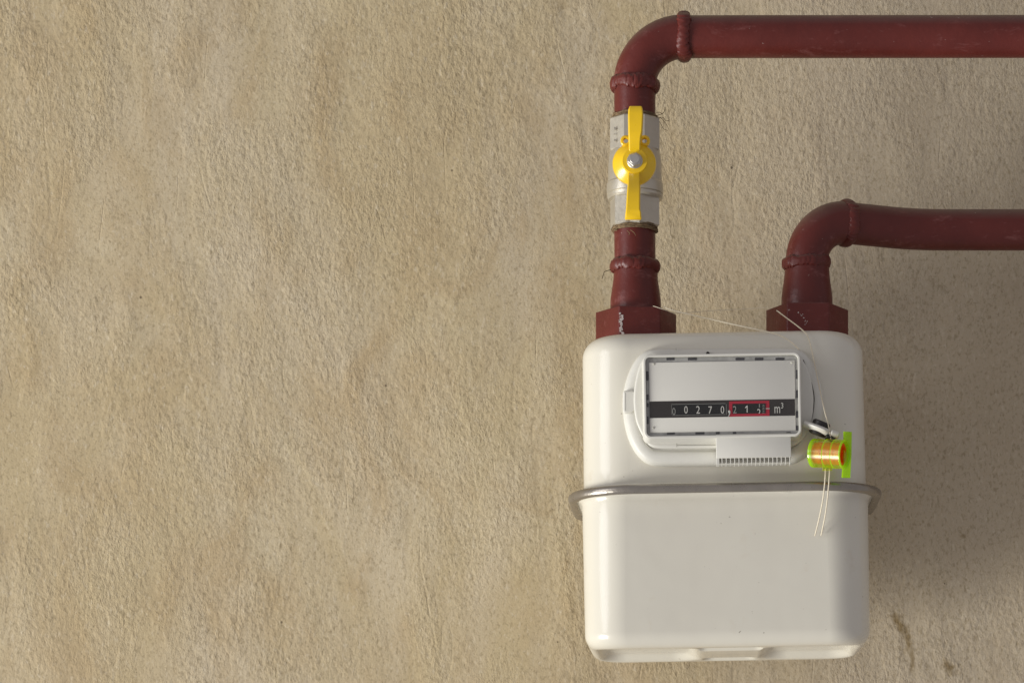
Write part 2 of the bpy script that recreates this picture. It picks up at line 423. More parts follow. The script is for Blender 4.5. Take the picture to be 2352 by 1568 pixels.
# ------------------------------------------------------------------ pipes
def weld(bm, c, axis, r_in, r_bead, seed=0, n=300, tilt=None):
    axis = Vector(axis).normalized()
    if tilt: axis = (axis + Vector(tilt)).normalized()
    N = Vector((0, -1, 0)); N = (N - axis * N.dot(axis)).normalized(); B = axis.cross(N)
    rings = []
    rnd = random.Random(seed); ph = rnd.random() * 6
    for k in range(n):
        a = 2 * math.pi * k / n
        d = N * math.cos(a) + B * math.sin(a)
        # overlapping weld crescents
        wob = 0.9 * noise.noise(Vector((math.cos(a) * 3, math.sin(a) * 3, seed)))
        amp = 0.16 + 0.16 * (0.5 + noise.noise(Vector((math.cos(a) * 2 + 4, math.sin(a) * 2, seed * 1.7))))
        off = 0.0011 * noise.noise(Vector((math.cos(a) * 1.7, math.sin(a) * 1.7, seed * 5.7 + 2)))
        big = 1 + 0.30 * noise.noise(Vector((math.cos(a) * 2.2, math.sin(a) * 2.2, seed * 3.1)))
        ring = []
        for q in range(16):
            b = 2 * math.pi * q / 16
            s = (a * 24 / (2 * math.pi) + wob + 0.9 * math.sin(b) ** 2) % 1.0
            rb = r_bead * big * (0.93 + amp * ((s ** 0.7) * (1 - s ** 5) - 0.3))
            ring.append(c + d * (r_in + rb * 0.95 * math.cos(b)) + axis * (off + rb * 1.6 * math.sin(b)))
        rings.append(ring)
    vr = [[bm.verts.new(p) for p in ring] for ring in rings]
    for i in range(n):
        a, b = vr[i], vr[(i + 1) % n]
        for q in range(16):
            w = (q + 1) % 16; bm.faces.new((a[q], a[w], b[w], b[q]))
def hexnut(bm, c, rc, h, delta, n=6, ch=0.0022):
    """hexagonal nut, vertical axis, centre of its foot at c"""
    def poly(r, z): return [Vector((c.x + r * math.sin(R(delta + 30 + 60 * k)), c.y - r * math.cos(R(delta + 30 + 60 * k)), z)) for k in range(6)]
    rings = [poly(rc * 0.97, c.z), poly(rc, c.z + 0.0008), poly(rc, c.z + h - 0.0006), poly(rc * 0.985, c.z + h)]
    vr = loft(bm, rings, True, True)
    es = [e for e in bm.edges if abs(e.verts[0].co.z - e.verts[1].co.z) > h * 0.5]
    bmesh.ops.bevel(bm, geom=es, offset=0.0009, segments=3, profile=0.5, affect='EDGES')
def flecks(bm, spots, nrm, seed):
    rnd = random.Random(seed); nrm = Vector(nrm).normalized()
    up = Vector((0, 0, 1)); sd = up.cross(nrm).normalized()
    for c, r in spots:
        n = rnd.randint(7, 10); pts = []
        for k in range(n):
            a = 2 * math.pi * k / n; q = r * rnd.uniform(0.55, 1.2)
            pts.append(c + sd * math.cos(a) * q + up * math.sin(a) * q)
        top = [p + nrm * 0.00025 for p in pts]
        loft(bm, [pts, top], True, True)

RP = mm(47.3)          # pipe radius
# --- inlet
zt = P(0, 700).z
inlet = thing('gas_pipe', P(1461, 770), 'dark red pipe from the left nut through the yellow-handled valve, then along the top', 'pipe', 'painted gas pipes')
a0 = P(1461, 772); v_lo = P(1457.5, 516); v_hi = P(1458, 278)
bm = bmesh.new()      # reducer on the nut
pts = [P(1460, y) for y in (722, 690, 675, 655, 640, 628, 618)]
sweep(bm, pts, [mm(r) for r in (58.5, 58, 56, 53, 51, 50.5, 50)], 56)
part('reducer', bm, M_pipe, inlet)
bm = bmesh.new(); sweep(bm, subdiv_line(P(1459, 625), P(1457.5, 505), 12), RP, 56)
part('short_pipe', bm, M_pipe, inlet)
bm = bmesh.new(); weld(bm, P(1458.5, 612), (0, 0, 1), mm(50), mm(9), 1)
part('weld_bead', bm, M_pipe, inlet)
corner = Vector((P(1458, 0).x, YC, P(0, 85).z))
top_end = Vector((P(2800, 0).x, YC, P(0, 84).z)); up_beg = P(1458, 300)
up_beg.x = corner.x
rE = mm(112)
path = fillet_path([up_beg, corner, top_end], [rE])
eb = corner + Vector((0, 0, -rE)); ee = corner + Vector((rE, 0, 0))
bm = bmesh.new(); sweep(bm, subdiv_line(up_beg, eb, 10), RP, 56); part('riser', bm, M_pipe, inlet)
bm = bmesh.new(); ep = path[1:-1]; sweep(bm, ep, [RP * (1.035 + 0.0 * i) for i in range(len(ep))], 56); part('elbow', bm, M_pipe, inlet)
bm = bmesh.new(); sweep(bm, subdiv_line(ee, top_end, 40), RP, 56); part('long_pipe', bm, M_pipe, inlet)
bm = bmesh.new(); weld(bm, eb, (0.03, 0, 1), mm(49), mm(9.5), 2); part('weld_bead', bm, M_pipe, inlet)
bm = bmesh.new(); weld(bm, ee + Vector((0.0, 0, 0)), (1, 0, 0.02), mm(49), mm(9.5), 3); part('weld_bead', bm, M_pipe, inlet)
bm = bmesh.new(); nc = P(1461, 740); nz0 = 0.3318
nc.z = nz0; RN = 0.0262
hexnut(bm, nc, RN, P(0, 703, YC - 0.0225).z - nz0, 7)
part('union_nut', bm, M_pipe, inlet, smooth=True, sharp=20)
# lime chipped on the nut's front corner
def nutpt(c, rc, delta, t, z, k=0):   # point on face between vertices k,k+1
    a = R(delta + 30 + 60 * k); b = R(delta + 30 + 60 * (k + 1))
    pa = Vector((c.x + rc * math.sin(a), c.y - rc * math.cos(a), z)); pb = Vector((c.x + rc * math.sin(b), c.y - rc * math.cos(b), z))
    p = pa.lerp(pb, t); m_ = (pa + pb) / 2 - Vector((c.x, c.y, z)); return p, m_.normalized()
bm = bmesh.new(); rnd = random.Random(4)
spots = []
for i in range(26):
    zz = P(0, 722 + i * 1.75 + rnd.uniform(-1.5, 1.5), YC - .022).z
    p, nn = nutpt(nc, RN, 7, 0.035 + rnd.uniform(-0.02, 0.055), zz, 5)
    spots.append((p - nn * 0.0001, rnd.uniform(0.0003, 0.0011)))
flecks(bm, spots, nn, 5); part('lime_splash', bm, M_lime, inlet)
# --- hemp packing at both ends of the valve
def hemp(c, r, seed, n=70, hgt=0.0016, stray=()):
    bm = bmesh.new(); rnd = random.Random(seed)
    for i in range(n):
        a = rnd.uniform(0, 2 * math.pi); ln = rnd.uniform(0.4, 1.5); z = rnd.gauss(0, hgt * 0.55); rr = r + rnd.uniform(-0.0004, 0.0007)
        dz = rnd.uniform(-1, 1) * hgt * 0.8; pth = []
        for k in range(8):
            t = k / 7; aa = a + ln * t
            pth.append(c + Vector((math.sin(aa) * (rr + 0.0003 * math.sin(t * 9 + i)), -math.cos(aa) * (rr + 0.0003 * math.cos(t * 7 + i)), z + dz * (t - .5) + rnd.uniform(-.0002, .0002))))
        sweep(bm, pth, rnd.uniform(0.00012, 0.0003), 5)
    core = subdiv_line(c + Vector((0, 0, -hgt)), c + Vector((0, 0, hgt)), 4)
    sweep(bm, core, r - 0.0003, 40)
    for s in stray: sweep(bm, smooth_curve(s, 6), 0.00018, 5)
    return bm
st = [[P(1507, 266, -.112), P(1520, 262, -.11), P(1526, 256, -.108), P(1528, 246, -.108)],
      [P(1506, 268, -.112), P(1518, 272, -.112), P(1526, 280, -.11), P(1534, 292, -.108)],
      [P(1508, 270, -.112), P(1516, 282, -.11), P(1524, 296, -.108), P(1533, 300, -.107)],
      [P(1500, 266, -.118), P(1512, 258, -.116), P(1522, 262, -.113)],
      [P(1508, 272, -.10), P(1522, 270, -.10), P(1530, 278, -.1), P(1538, 276, -.1)]]
part('hemp_packing', hemp(P(1458, 272), RP + 0.0010, 11, stray=st), M_hemp, inlet)
st = [[P(1448, 528, -.121), P(1456, 534, -.122), P(1460, 541, -.1205)], [P(1440, 529, -.12), P(1446, 536, -.1205), P(1444, 540, -.12)]]
part('hemp_packing', hemp(P(1457.5, 527), RP + 0.0011, 12, 90, 0.0017, st), M_hemp, inlet)
bm = bmesh.new(); sweep(bm, [P(1406, 619, -.105), P(1400, 620, -.108), P(1388, 624, -.11), P(1386, 630, -.111), P(1383, 640, -.112)], 0.00022, 6)
part('stray_fibre', bm, M_hair, inlet)

# --- outlet
outlet = thing('gas_pipe', P(1854, 768), 'lower dark red pipe rising from the right nut and bending off to the right', 'pipe', 'painted gas pipes')
bm = bmesh.new(); pts = [P(1853.5, y) for y in (716, 684, 670, 650, 632, 618, 606)]
sweep(bm, pts, [mm(r) for r in (59, 58.5, 57, 54, 52, 51, 50.5)], 56); part('reducer', bm, M_pipe, outlet)
b1 = P(1853, 603); cz = P(0, 503).z
cor = Vector((b1.x, YC, cz)); dirv = Vector((math.cos(R(22)), math.sin(R(22)), 0))
rE2 = mm(100)
bend = cor + dirv * (P(2110, 0).x - cor.x) / math.cos(R(22))
yend = bend.y
end = Vector((P(2800, 0, yend).x, yend, cz))
full = fillet_path([b1 + Vector((0, 0, -0.001)), cor, bend, end], [rE2, 0.10])
e2 = cor + dirv * rE2
idx = min(range(len(full)), key=lambda i: (full[i] - e2).length)
bm = bmesh.new(); sweep(bm, full[:idx + 1], RP * 1.03, 56); part('elbow', bm, M_pipe, outlet)
tail = full[idx:-1] + subdiv_line(full[-2], full[-1], 20)[1:]
bm = bmesh.new(); sweep(bm, tail, RP * 0.995, 56); part('long_pipe', bm, M_pipe, outlet)
bm = bmesh.new(); weld(bm, P(1851, 606), (-0.03, 0, 1), mm(49), mm(8.5), 6); part('weld_bead', bm, M_pipe, outlet)
bm = bmesh.new(); weld(bm, e2, dirv, mm(46), mm(9), 7); part('weld_bead', bm, M_pipe, outlet)
bm = bmesh.new(); oc = P(1854, 740); oc.z = nz0 + 0.001
hexnut(bm, oc, 0.0266, P(0, 695, YC - 0.0225).z - oc.z, -1)
part('union_nut', bm, M_pipe, outlet, sharp=20)
bm = bmesh.new(); spots = []
for i in range(16):
    t = rnd.uniform(0, 1); px = 1832 + t * 20 + rnd.gauss(0, 3); py = 716 + t * 26 + rnd.gauss(0, 3)
    zz = P(0, py, YC - .023).z; f = (px - 1803) / (1905 - 1803)
    p, nn = nutpt(oc, 0.0266, -1, f, zz, 5)
    spots.append((p - nn * 0.0001, rnd.uniform(0.00015, 0.00038)))
flecks(bm, spots, nn, 8); part('lime_splash', bm, M_lime, outlet)

# ------------------------------------------------------------------ ball valve
valve = thing('ball_valve', P(1458, 395), 'nickel ball valve with a yellow butterfly handle, set in the left riser', 'valve')
def ngon_ring(c, r, z, n, rot): return [Vector((c.x + r * math.sin(R(rot) + 2 * math.pi * k / n), c.y - r * math.cos(R(rot) + 2 * math.pi * k / n), z)) for k in range(n)]
def prism(bm, c, r, z0, z1, n, rot, ch=0.0009):
    loft(bm, [ngon_ring(c, r - ch, z0, n, rot), ngon_ring(c, r, z0 + ch, n, rot), ngon_ring(c, r, z1 - ch, n, rot), ngon_ring(c, r - ch, z1, n, rot)], True, True)
vc = P(1458.5, 395)
Z = lambda py, y=YC: P(0, py, y).z
bm = bmesh.new()
prism(bm, vc, mm(61), Z(352), Z(276), 8, 22.5)
part('upper_hexagon', bm, M_nickel, valve, sharp=15)
bm = bmesh.new()
vp = [(345, 55), (352, 57.5), (362, 59.5), (380, 61), (400, 61.5), (420, 62), (424, 64.5), (440, 65), (446, 64.5), (447.5, 62.5), (449, 64), (455, 63.5), (459, 60)]
pth = [Vector((vc.x, vc.y, Z(a))) for a, b in vp]
sweep(bm, pth, [mm(b) for a, b in vp], 64)
part('valve_body', bm, M_nickel, valve, sharp=25)
bm = bmesh.new(); prism(bm, P(1458, 395), mm(59.5), Z(524), Z(455), 6, 12)
part('lower_hexagon', bm, M_nickel, valve, sharp=15)
bm = bmesh.new(); disc(bm, Vector((vc.x, -0.130, Z(375, -.13))), (0, 1, 0), mm(22), 0.030, 32, .0005)
part('stem_boss', bm, M_nickel, valve)
# cast lettering-like lugs and a casting mark on the body flank
bm = bmesh.new()
for (px, py, w, h) in ((1412, 296, 4, 7), (1412, 309, 4, 3), (1412, 323, 4, 6)):
    q = P(px, py, -0.1165); sl = 0.45
    box(bm, q - Vector((mm(w) / 2, 0.0006, mm(h) / 2)), q + Vector((mm(w) / 2, 0.0006, mm(h) / 2)), 0.0003)
part('cast_mark', bm, M_nickel, valve)
# handle
YH = -0.150
hc = P(1457.5, 374, YH)
bm = bmesh.new()
prof = [(0.004, 50), (0.0015, 50.5), (-0.0008, 49), (-0.0030, 42), (-0.0052, 32), (-0.0060, 29.5), (-0.0066, 28)]
cen = [(1457, 377), (1457, 377), (1457, 376), (1457, 373), (1457.5, 370), (1458, 369), (1458, 369)]
rings = []
for (dy, r), (cx_, cy_) in zip(prof, cen):
    c = P(cx_, cy_, YH + dy)
    rings.append([Vector((c.x + mm(r, YH) * math.sin(2 * math.pi * k / 56), YH + dy, c.z + mm(r, YH) * math.cos(2 * math.pi * k / 56))) for k in range(56)])
loft(bm, rings)
def wing(bm, secs):
    """secs: (py, px_left, px_right, y_front, y_back)"""
    rings = []
    for (py, xl, xr, yf, yb) in secs:
        a = P(xl, py, yf); b = P(xr, py, yf); c = P(xr + 1.0, py, yb); d = P(xl - 1.0, py, yb); e = 0.0007
        z = a.z
        rings.append([Vector((a.x, yf + e, z)), Vector((a.x + e, yf, z)), Vector((b.x - e, yf, z)), Vector((b.x, yf + e, z)),
                      Vector((c.x, yb, z)), Vector((d.x, yb, z))])
    loft(bm, rings)
wing(bm, [(369, 1444, 1470, YH - .0030, YH + .002), (352, 1444, 1471, YH - .0062, YH + .0015), (341, 1444.5, 1471, YH - .0075, YH + .001), (330, 1444.5, 1471, YH - .0100, YH - .002), (315, 1444, 1472, YH - .0130, YH - .006), (301, 1443.5, 1475, YH - .0148, YH - .008),
          (262, 1443, 1477, YH - .0155, YH - .009), (250, 1443.5, 1476, YH - .0155, YH - .009), (244, 1446, 1474, YH - .0145, YH - .010)])
wing(bm, [(375, 1443, 1470, YH - .003, YH + .002), (395, 1442.5, 1470, YH - .0060, YH + .001), (402, 1442, 1470, YH - .0068, YH + .001), (421, 1442, 1470, YH - .0105, YH - .002), (430, 1441, 1470.5, YH - .0125, YH - .005),
          (445, 1440, 1470, YH - .0140, YH - .007), (480, 1438, 1470, YH - .0150, YH - .009), (486, 1437, 1472, YH - .0148, YH - .009), (500, 1436, 1473, YH - .013, YH - .010), (504, 1438, 1471, YH - .0120, YH - .0105)])
hd = part('handle', bm, M_yellow, valve, sharp=28)
for ex in (1437.5, 1480.5):
    bm = bmesh.new(); c = P(ex, 324, YH - .001); n = 28
    ro, ri = mm(12.5, YH), mm(5.5, YH)
    def cr(r, y): return [Vector((c.x + r * math.sin(2 * math.pi * k / n), y, c.z + r * math.cos(2 * math.pi * k / n))) for k in range(n)]
    rings = [cr(ri, YH + .001), cr(ro - .0004, YH + .001), cr(ro, YH + .0005), cr(ro, YH - .0018), cr(ro - .0005, YH - .0023), cr(ri + .0003, YH - .0023), cr(ri, YH - .0018), cr(ri, YH + .001)]
    loft(bm, rings, False, False)
    lg = Vector((c.x, 0, c.z)); s = 1 if ex < 1458 else -1
    box(bm, (c.x + s * mm(8), YH - .0015, c.z - mm(26)), (c.x + s * mm(22), YH + .001, c.z - mm(6)), .0004)
    part('lug', bm, M_yellow, hd)
bm = bmesh.new(); bc = P(1458, 369, YH - .007)
disc(bm, bc + Vector((0, .0004, 0)), (0, 1, 0), mm(18, YH), 0.0014, 40, .0004)
n6 = [[Vector((bc.x + r * math.sin(R(12) + 2 * math.pi * k / 6), y, bc.z + r * math.cos(R(12) + 2 * math.pi * k / 6))) for k in range(6)] for r, y in ((mm(16.5), bc.y), (mm(16.5), bc.y - .0026), (mm(14), bc.y - .0034))]
loft(bm, n6)
disc(bm, bc + Vector((0, -.0030, 0)), (0, 1, 0), mm(10.5), 0.0022, 32, .0002)
part('bolt', bm, M_steel, hd, sharp=20)

# ------------------------------------------------------------------ gas meter
MC = U(1660, 930)                       # meter axis
cx, cy = MC.x, YC
ZT, ZF, ZB = 0.3330, 0.2336, 0.1368
meter = thing('gas_meter', (cx, cy, ZB), 'cream enamelled gas meter with a dial window, hanging from two red pipe nuts', 'gas meter', roll=ROLL)
def ring3(hw, hd, r, z, ox=0, fn=None, nc=14, ns=16):
    return [Vector((cx + ox + x, cy + y, z + (fn(x, y) if fn else 0))) for x, y in rrect(hw, hd, r, nc, ns)]
HD = 0.065
def shell_rings(hw0, hw1, r, z0, z1, fil, zsteps=6):
    rings = []
    for k in range(zsteps + 1):
        t = k / zsteps; rings.append(ring3(hw0 + (hw1 - hw0) * t, HD, r, z0 + (z1 - z0) * t))
    return rings
# upper shell
bm = bmesh.new(); rings = []
fr_ = 0.013
rings.append(ring3(.0945, HD + .0065, .040, ZF + .0008)); rings.append(ring3(.0915, HD + .0035, .034, ZF + .0012)); rings.append(ring3(.0897, HD + .0015, .029, ZF + .0025))
for k in range(9): rings.append(ring3(.0888 - .0007 * k / 8, HD, .028, ZF + .0045 + (ZT - fr_ - ZF - .0045) * k / 8))
for k in range(1, 13):
    a = math.pi / 2 * k / 12
    rings.append(ring3(.0881 - fr_ * (1 - math.cos(a)), HD - fr_ * (1 - math.cos(a)), .028 - fr_ * (1 - math.cos(a)) * .8, ZT - fr_ + fr_ * math.sin(a)))
for k in range(1, 5): rings.append(ring3(.0751 - .018 * k, HD - fr_ - .012 * k, max(.002, .0176 - .004 * k), ZT + .0002 * k))
loft(bm, rings)
upper = part('upper_shell', bm, M_shell, meter)
# lower shell with flange and embossed foot
def sm(a, b, x):
    t = max(0, min(1, (x - a) / (b - a))); return t * t * (3 - 2 * t)
def rbox(x, y, x0, x1, y0, y1, r, soft):
    mx, my = (x0 + x1) / 2, (y0 + y1) / 2; qx = abs(x - mx) - (x1 - x0) / 2 + r; qy = abs(y - my) - (y1 - y0) / 2 + r
    d = math.hypot(max(qx, 0), max(qy, 0)) + min(max(qx, qy), 0) - r
    return 1 - sm(-soft, 0, d)
def foot(x, y):
    h = 0.0052 * rbox(x, y, -.086, -.016, -.054, .052, .020, .010)
    h = max(h, 0.0052 * rbox(x, y, .020, .086, -.054, .050, .020, .010))
    h = max(h, 0.0022 * rbox(x, y, -.020, .024, -.052, -.026, .007, .004))
    h = max(h, 0.0022 * rbox(x, y, -.016, .020, .026, .052, .007, .004))
    return h
bm = bmesh.new(); rings = []
HL = .0899
for dx, z in ((.0073, ZF - .0002), (.0073, ZF - .0012), (.0045, ZF - .0014), (.0022, ZF - .0022), (.0008, ZF - .0038)):
    rings.append(ring3(HL + dx, HD + dx * .85, .028 + dx * 1.75, z, nc=18, ns=90))
for k in range(9): rings.append(ring3(HL - .0004 * k / 8, HD, .028 - .002 * k / 8, ZF - .006 + (ZB + .010 - ZF + .006) * k / 8, nc=18, ns=90))
for k in range(1, 11):
    a = math.pi / 2 * k / 10; rf = .010
    rings.append(ring3(HL - .0004 - rf * (1 - math.cos(a)), HD - rf * (1 - math.cos(a)), .026 - rf * (1 - math.cos(a)) * .8, ZB + rf - rf * math.sin(a), fn=lambda x, y, k=k: foot(x, y) * (k / 10) ** 4, nc=18, ns=90))
nb = 60; hw_, hd_, rr_ = HL - .0104, HD - .010, .018
for k in range(1, nb + 1):
    t = k / (nb + 1); d = hd_ * t * 0.995
    rings.append(ring3(hw_ - d * (hw_ / hd_) * .98, hd_ - d, max(.0002, rr_ * (1 - t)), ZB, fn=foot, nc=18, ns=90))
loft(bm, rings, True, True)
lower = part('lower_shell', bm, M_shell, meter)
for px in (1506, 1803):
    bm = bmesh.new()
    q = U(px, 1131 if px < 1700 else 1127, cy - HD - .0004)
    bmesh.ops.create_uvsphere(bm, u_segments=24, v_segments=12, radius=1, matrix=Matrix.Translation(q) @ Matrix.Diagonal((.0085, .0016, .0017, 1)))
    part('crimp_boss', bm, M_shell, lower)
# clamp ring
bm = bmesh.new(); out = []
sec = [(-.0022, -.0026), (.0018, -.0032), (.0030, -.0018), (.0034, 0), (.0030, .0016), (.0018, .0026), (-.0010, .0028), (-.0028, .0022)]
contours = []
for (o_, dz) in sec:
    contours.append(ring3(.0957 + o_, HD + .0072 + o_, .042 + o_, ZF + dz, nc=20, ns=24))
n = len(contours[0]); vr = [[bm.verts.new(p) for p in c] for c in contours]
for a in range(len(sec)):
    b = (a + 1) % len(sec)
    for i in range(n):
        j = (i + 1) % n; bm.faces.new((vr[a][i], vr[a][j], vr[b][j], vr[b][i]))
part('clamp_ring', bm, M_ring, meter, sharp=60)
# spigot collars under the nuts
for c_ in (nc, oc):
    bm = bmesh.new(); q = Vector((c_.x, c_.y, ZT + .001)); q.z = ZT
    disc(bm, Vector((c_.x, c_.y, ZT - .0005)), (0, 0, 1), .0245, .0040, 48, .0006)
    part('spigot', bm, M_rubber, meter)

# --- counter housing
def zo(x, y): return ((1500 + x / 4.2) * .91875, (840 + y / 4.2) * .91875)   # from an enlargement of the photo
YF = cy - HD                              # front of the shell
def outl(pts, y, n=6):
    v = [U(*zo(a, b), y) for a, b in pts]
    m_ = len(v); o = []
    for i in range(m_):
        p0, p1, p2, p3 = v[i - 1], v[i], v[(i + 1) % m_], v[(i + 2) % m_]
        for k in range(n):
            t = k / n
            q = 0.5 * ((2 * p1) + (p2 - p0) * t + (2 * p0 - 5 * p1 + 4 * p2 - p3) * t * t + (3 * p1 - p0 - 3 * p2 + p3) * t ** 3)
            o.append((q.x, q.z))
    return o
y1 = YF - .0068
outer = [(620, 112), (1100, 112), (1600, 108), (2010, 108), (2120, 135), (2215, 230), (2290, 380), (2335, 560), (2345, 720), (2330, 880), (2285, 1040), (2215, 1180), (2110, 1285), (1960, 1335),
         (1500, 1345), (1000, 1350), (640, 1350), (500, 1325), (400, 1250), (330, 1150), (280, 1030), (245, 880), (230, 720), (240, 560), (275, 420), (330, 290), (400, 190), (490, 130)]
bm = bmesh.new(); ol = outl(outer, y1)
rings = [[Vector((x, YF + .003, z)) for x, z in ol]]
for o_, yy in ((0, YF - .0006), (.0004, YF - .0030), (.0012, YF - .0049), (.0024, YF - .0061), (.0040, y1 + .0003), (.0052, y1), (.0075, y1), (.0082, y1 + .0004), (.0088, y1 + .0014)):
    rings.append([Vector((x, yy, z)) for x, z in inset(ol, o_)])
rings.append([Vector((x, y1 + .0016, z)) for x, z in inset(ol, .0095)])
loft(bm, rings)
housing = part('counter_housing', bm, M_white, meter)
inner = [(640, 165), (1100, 160), (1600, 158), (1960, 158), (2060, 185), (2140, 270), (2200, 400), (2230, 560), (2238, 700), (2225, 840), (2190, 970), (2130, 1070), (2040, 1140), (1900, 1160),
         (1500, 1165), (1000, 1170), (640, 1170), (530, 1150), (470, 1090), (415, 990), (370, 870), (350, 720), (352, 580), (375, 430), (410, 310), (460, 220), (530, 180)]
bm = bmesh.new(); slab(bm, outl(inner, y1 - .003), y1 + .003, y1 - .0030, .0012)
part('raised_plate', bm, M_white, housing)
bm = bmesh.new()   # dark seam round the turnable cover
def seam(pts, y, r, mt='seam'):
    return sweep(bm, smooth_curve([U(*zo(a, b), y) for a, b in pts], 6), r, 6)
seam([(2130, 250), (2190, 400), (2240, 600), (2240, 740), (2215, 880), (2160, 1010), (2090, 1100), (2010, 1140)], y1 - .0012, .00028)
part('cover_seam', bm, M_black, housing)
for lp, yy in (([(800, 1105), (801, 1150), (802, 1164)], y1 - .0030), ([(510, 1100), (900, 1100), (1205, 1098)], y1 - .0031), ([(805, 1145), (1000, 1145), (1205, 1143)], y1 - .0031), ([(795, 125), (795, 150)], y1 - .0001)):
    bm = bmesh.new(); seam(lp, yy, .00018); part('mould_line', bm, M_line, housing)
bm = bmesh.new()  # latch pad on the left of the housing
tab = [(245, 575), (330, 570), (385, 585), (405, 620), (405, 700), (385, 750), (330, 798), (245, 800), (236, 720), (236, 640)]
slab(bm, outl(tab, y1 - .0018), y1 + .002, y1 - .0020, .0012)
part('latch_pad', bm, M_white, housing)
bm = bmesh.new(); q = U(*zo(1128, 180), y1 - .004); bmesh.ops.create_uvsphere(bm, u_segments=12, v_segments=8, radius=.0011, matrix=Matrix.Translation(q))
part('rivet', bm, M_black, housing)

# --- bezel
YB = YF - .0230; YD = YB + .0017
tl = U(*zo(445, 195), YB); br = U(*zo(2112, 1048), YB)
bxc, bzc = (tl.x + br.x) / 2, (tl.z + br.z) / 2; bw, bh = (br.x - tl.x) / 2, (tl.z - br.z) / 2
def rr2(w, h, r, dx=0, dz=0): return [(bxc + dx + x, bzc + dz + z) for x, z in rrect(w, h, r, 8, 8)]
bm = bmesh.new()
o0 = rr2(bw, bh, .0042); rim = .0013
rings = [[Vector((x, YF - .008, z)) for x, z in rr2(bw + .0012, bh + .0012, .005)], [Vector((x, YB + .001, z)) for x, z in o0], [Vector((x, YB + .0003, z)) for x, z in rr2(bw - .0001, bh - .0001, .0041)],
         [Vector((x, YB, z)) for x, z in rr2(bw - .0004, bh - .0004, .0038)], [Vector((x, YB, z)) for x, z in rr2(bw - rim, bh - rim, .0030)],
         [Vector((x, YB + .0002, z)) for x, z in rr2(bw - rim - .0002, bh - rim - .0002, .0028)], [Vector((x, YD + .001, z)) for x, z in rr2(bw - rim - .0003, bh - rim - .0003, .0025)]]
loft(bm, rings, True, False)
bezel = part('bezel', bm, M_white, meter)
fw, fh = bw - rim - .00035, bh - rim - .00035
bm = bmesh.new(); pw = mm(2045 / 4.2 * .91875 - 515 / 4.2 * .91875, YD) / 2; ph_ = mm((1000 - 265) / 4.2 * .91875, YD) / 2
pc = U(*zo(1280, 632), YD)
slab(bm, rr2(fw, fh, .0022), YD + .003, YD + .0006, .0002)
inner_frame = part('inner_frame', bm, M_grey, bezel)
bm = bmesh.new()
def zbox(bm, x, y, w, h, yf, th, bev=.0002):
    q = U(*zo(x, y), yf); ww = mm(w / 4.2 * .91875, yf) / 2; hh = mm(h / 4.2 * .91875, yf) / 2
    box(bm, (q.x - ww, yf, q.z - hh), (q.x + ww, yf + th, q.z + hh), bev, 1)
slots = [(x, 238, w, 27) for x, w in ((735, 85), (965, 95), (1465, 95), (1665, 90), (1885, 95))]
slots += [(x, 1016, w, 25) for x, w in ((740, 85), (1045, 95), (1232, 38), (1408, 36), (1975, 46))]
slots += [(493, y, 25, h) for y, h in ((415, 95), (640, 60), (722, 40), (880, 80))]
slots += [(2066, y, 27, h) for y, h in ((400, 95), (605, 80), (820, 70), (962, 50))]
for a_ in slots:
    bm = bmesh.new(); zbox(bm, *a_, YD + .0003, .0008); part('slot', bm, M_slot, inner_frame)
bm = bmesh.new(); box(bm, (pc.x - pw, YD, pc.z - ph_), (pc.x + pw, YD + .0012, pc.z + ph_), .0003)
dial = part('dial_plate', bm, M_plate, meter)
bm = bmesh.new(); zbox(bm, 1280, 759, 1528, 174, YD - .00015, .0006, 0); part('dark_band', bm, M_band, dial)
bm = bmesh.new(); zbox(bm, 1033, 768, 578, 118, YD - .00035, .0006, 0); part('drum_window', bm, M_drum, dial)
bm = bmesh.new(); zbox(bm, 1563, 760, 422, 160, YD - .0003, .0006, 0); part('red_frame', bm, M_red, dial)
bm = bmesh.new(); zbox(bm, 1560, 760, 350, 104, YD - .0005, .0006, 0); part('drum_window', bm, M_drum, dial)
bm = bmesh.new()
for x, y, w, h in ((1033, 711, 560, 4), (1033, 826, 560, 3), (1321, 768, 4, 112), (748, 768, 3, 112)): zbox(bm, x, y, w, h, YD - .0004, .0004, 0)
part('window_edge', bm, M_dim, dial)
YTX = YD - .0007
def digit(txt, x, y, h, mat, sx=.78, name='digit', zl=None, zh=None, bold=0.0):
    bm = bmesh.new(); q = U(*zo(x, y), YTX); hh = mm(h / 4.2 * .91875, YTX)
    zmin = U(*zo(x, zl), YTX).z if zl else None; zmax = U(*zo(x, zh), YTX).z if zh else None
    solid_text(bm, txt, hh, q.x, q.z, YTX, sx, .0001, zmin, zmax, bold)
    return part(name, bm, mat, dial, smooth=False)
digit('0', 771, 789, 74, M_dim, .74)
digit('0', 898, 772, 78, M_digit, .74); digit('2', 1025, 772, 80, M_digit, .78); digit('7', 1153, 775, 78, M_digit, .78); digit('0', 1281, 772, 78, M_digit, .74)
bm = bmesh.new(); q = U(*zo(1354, 805), YTX); s_ = mm(1 / 4.2 * .91875, YTX)
cp = [(-14, 14), (-13, 24), (-4, 28), (6, 25), (10, 14), (9, -2), (4, -18), (-8, -34), (-16, -36), (-8, -22), (-3, -8), (-4, 1), (-12, 4)]
loft(bm, [[Vector((q.x + a * s_, YTX, q.z + b * s_)) for a, b in cp], [Vector((q.x + a * s_, YTX + .0004, q.z + b * s_)) for a, b in cp]])
part('comma', bm, M_digit, dial, smooth=False)
digit('2', 1410, 770, 76, M_dim, .78)
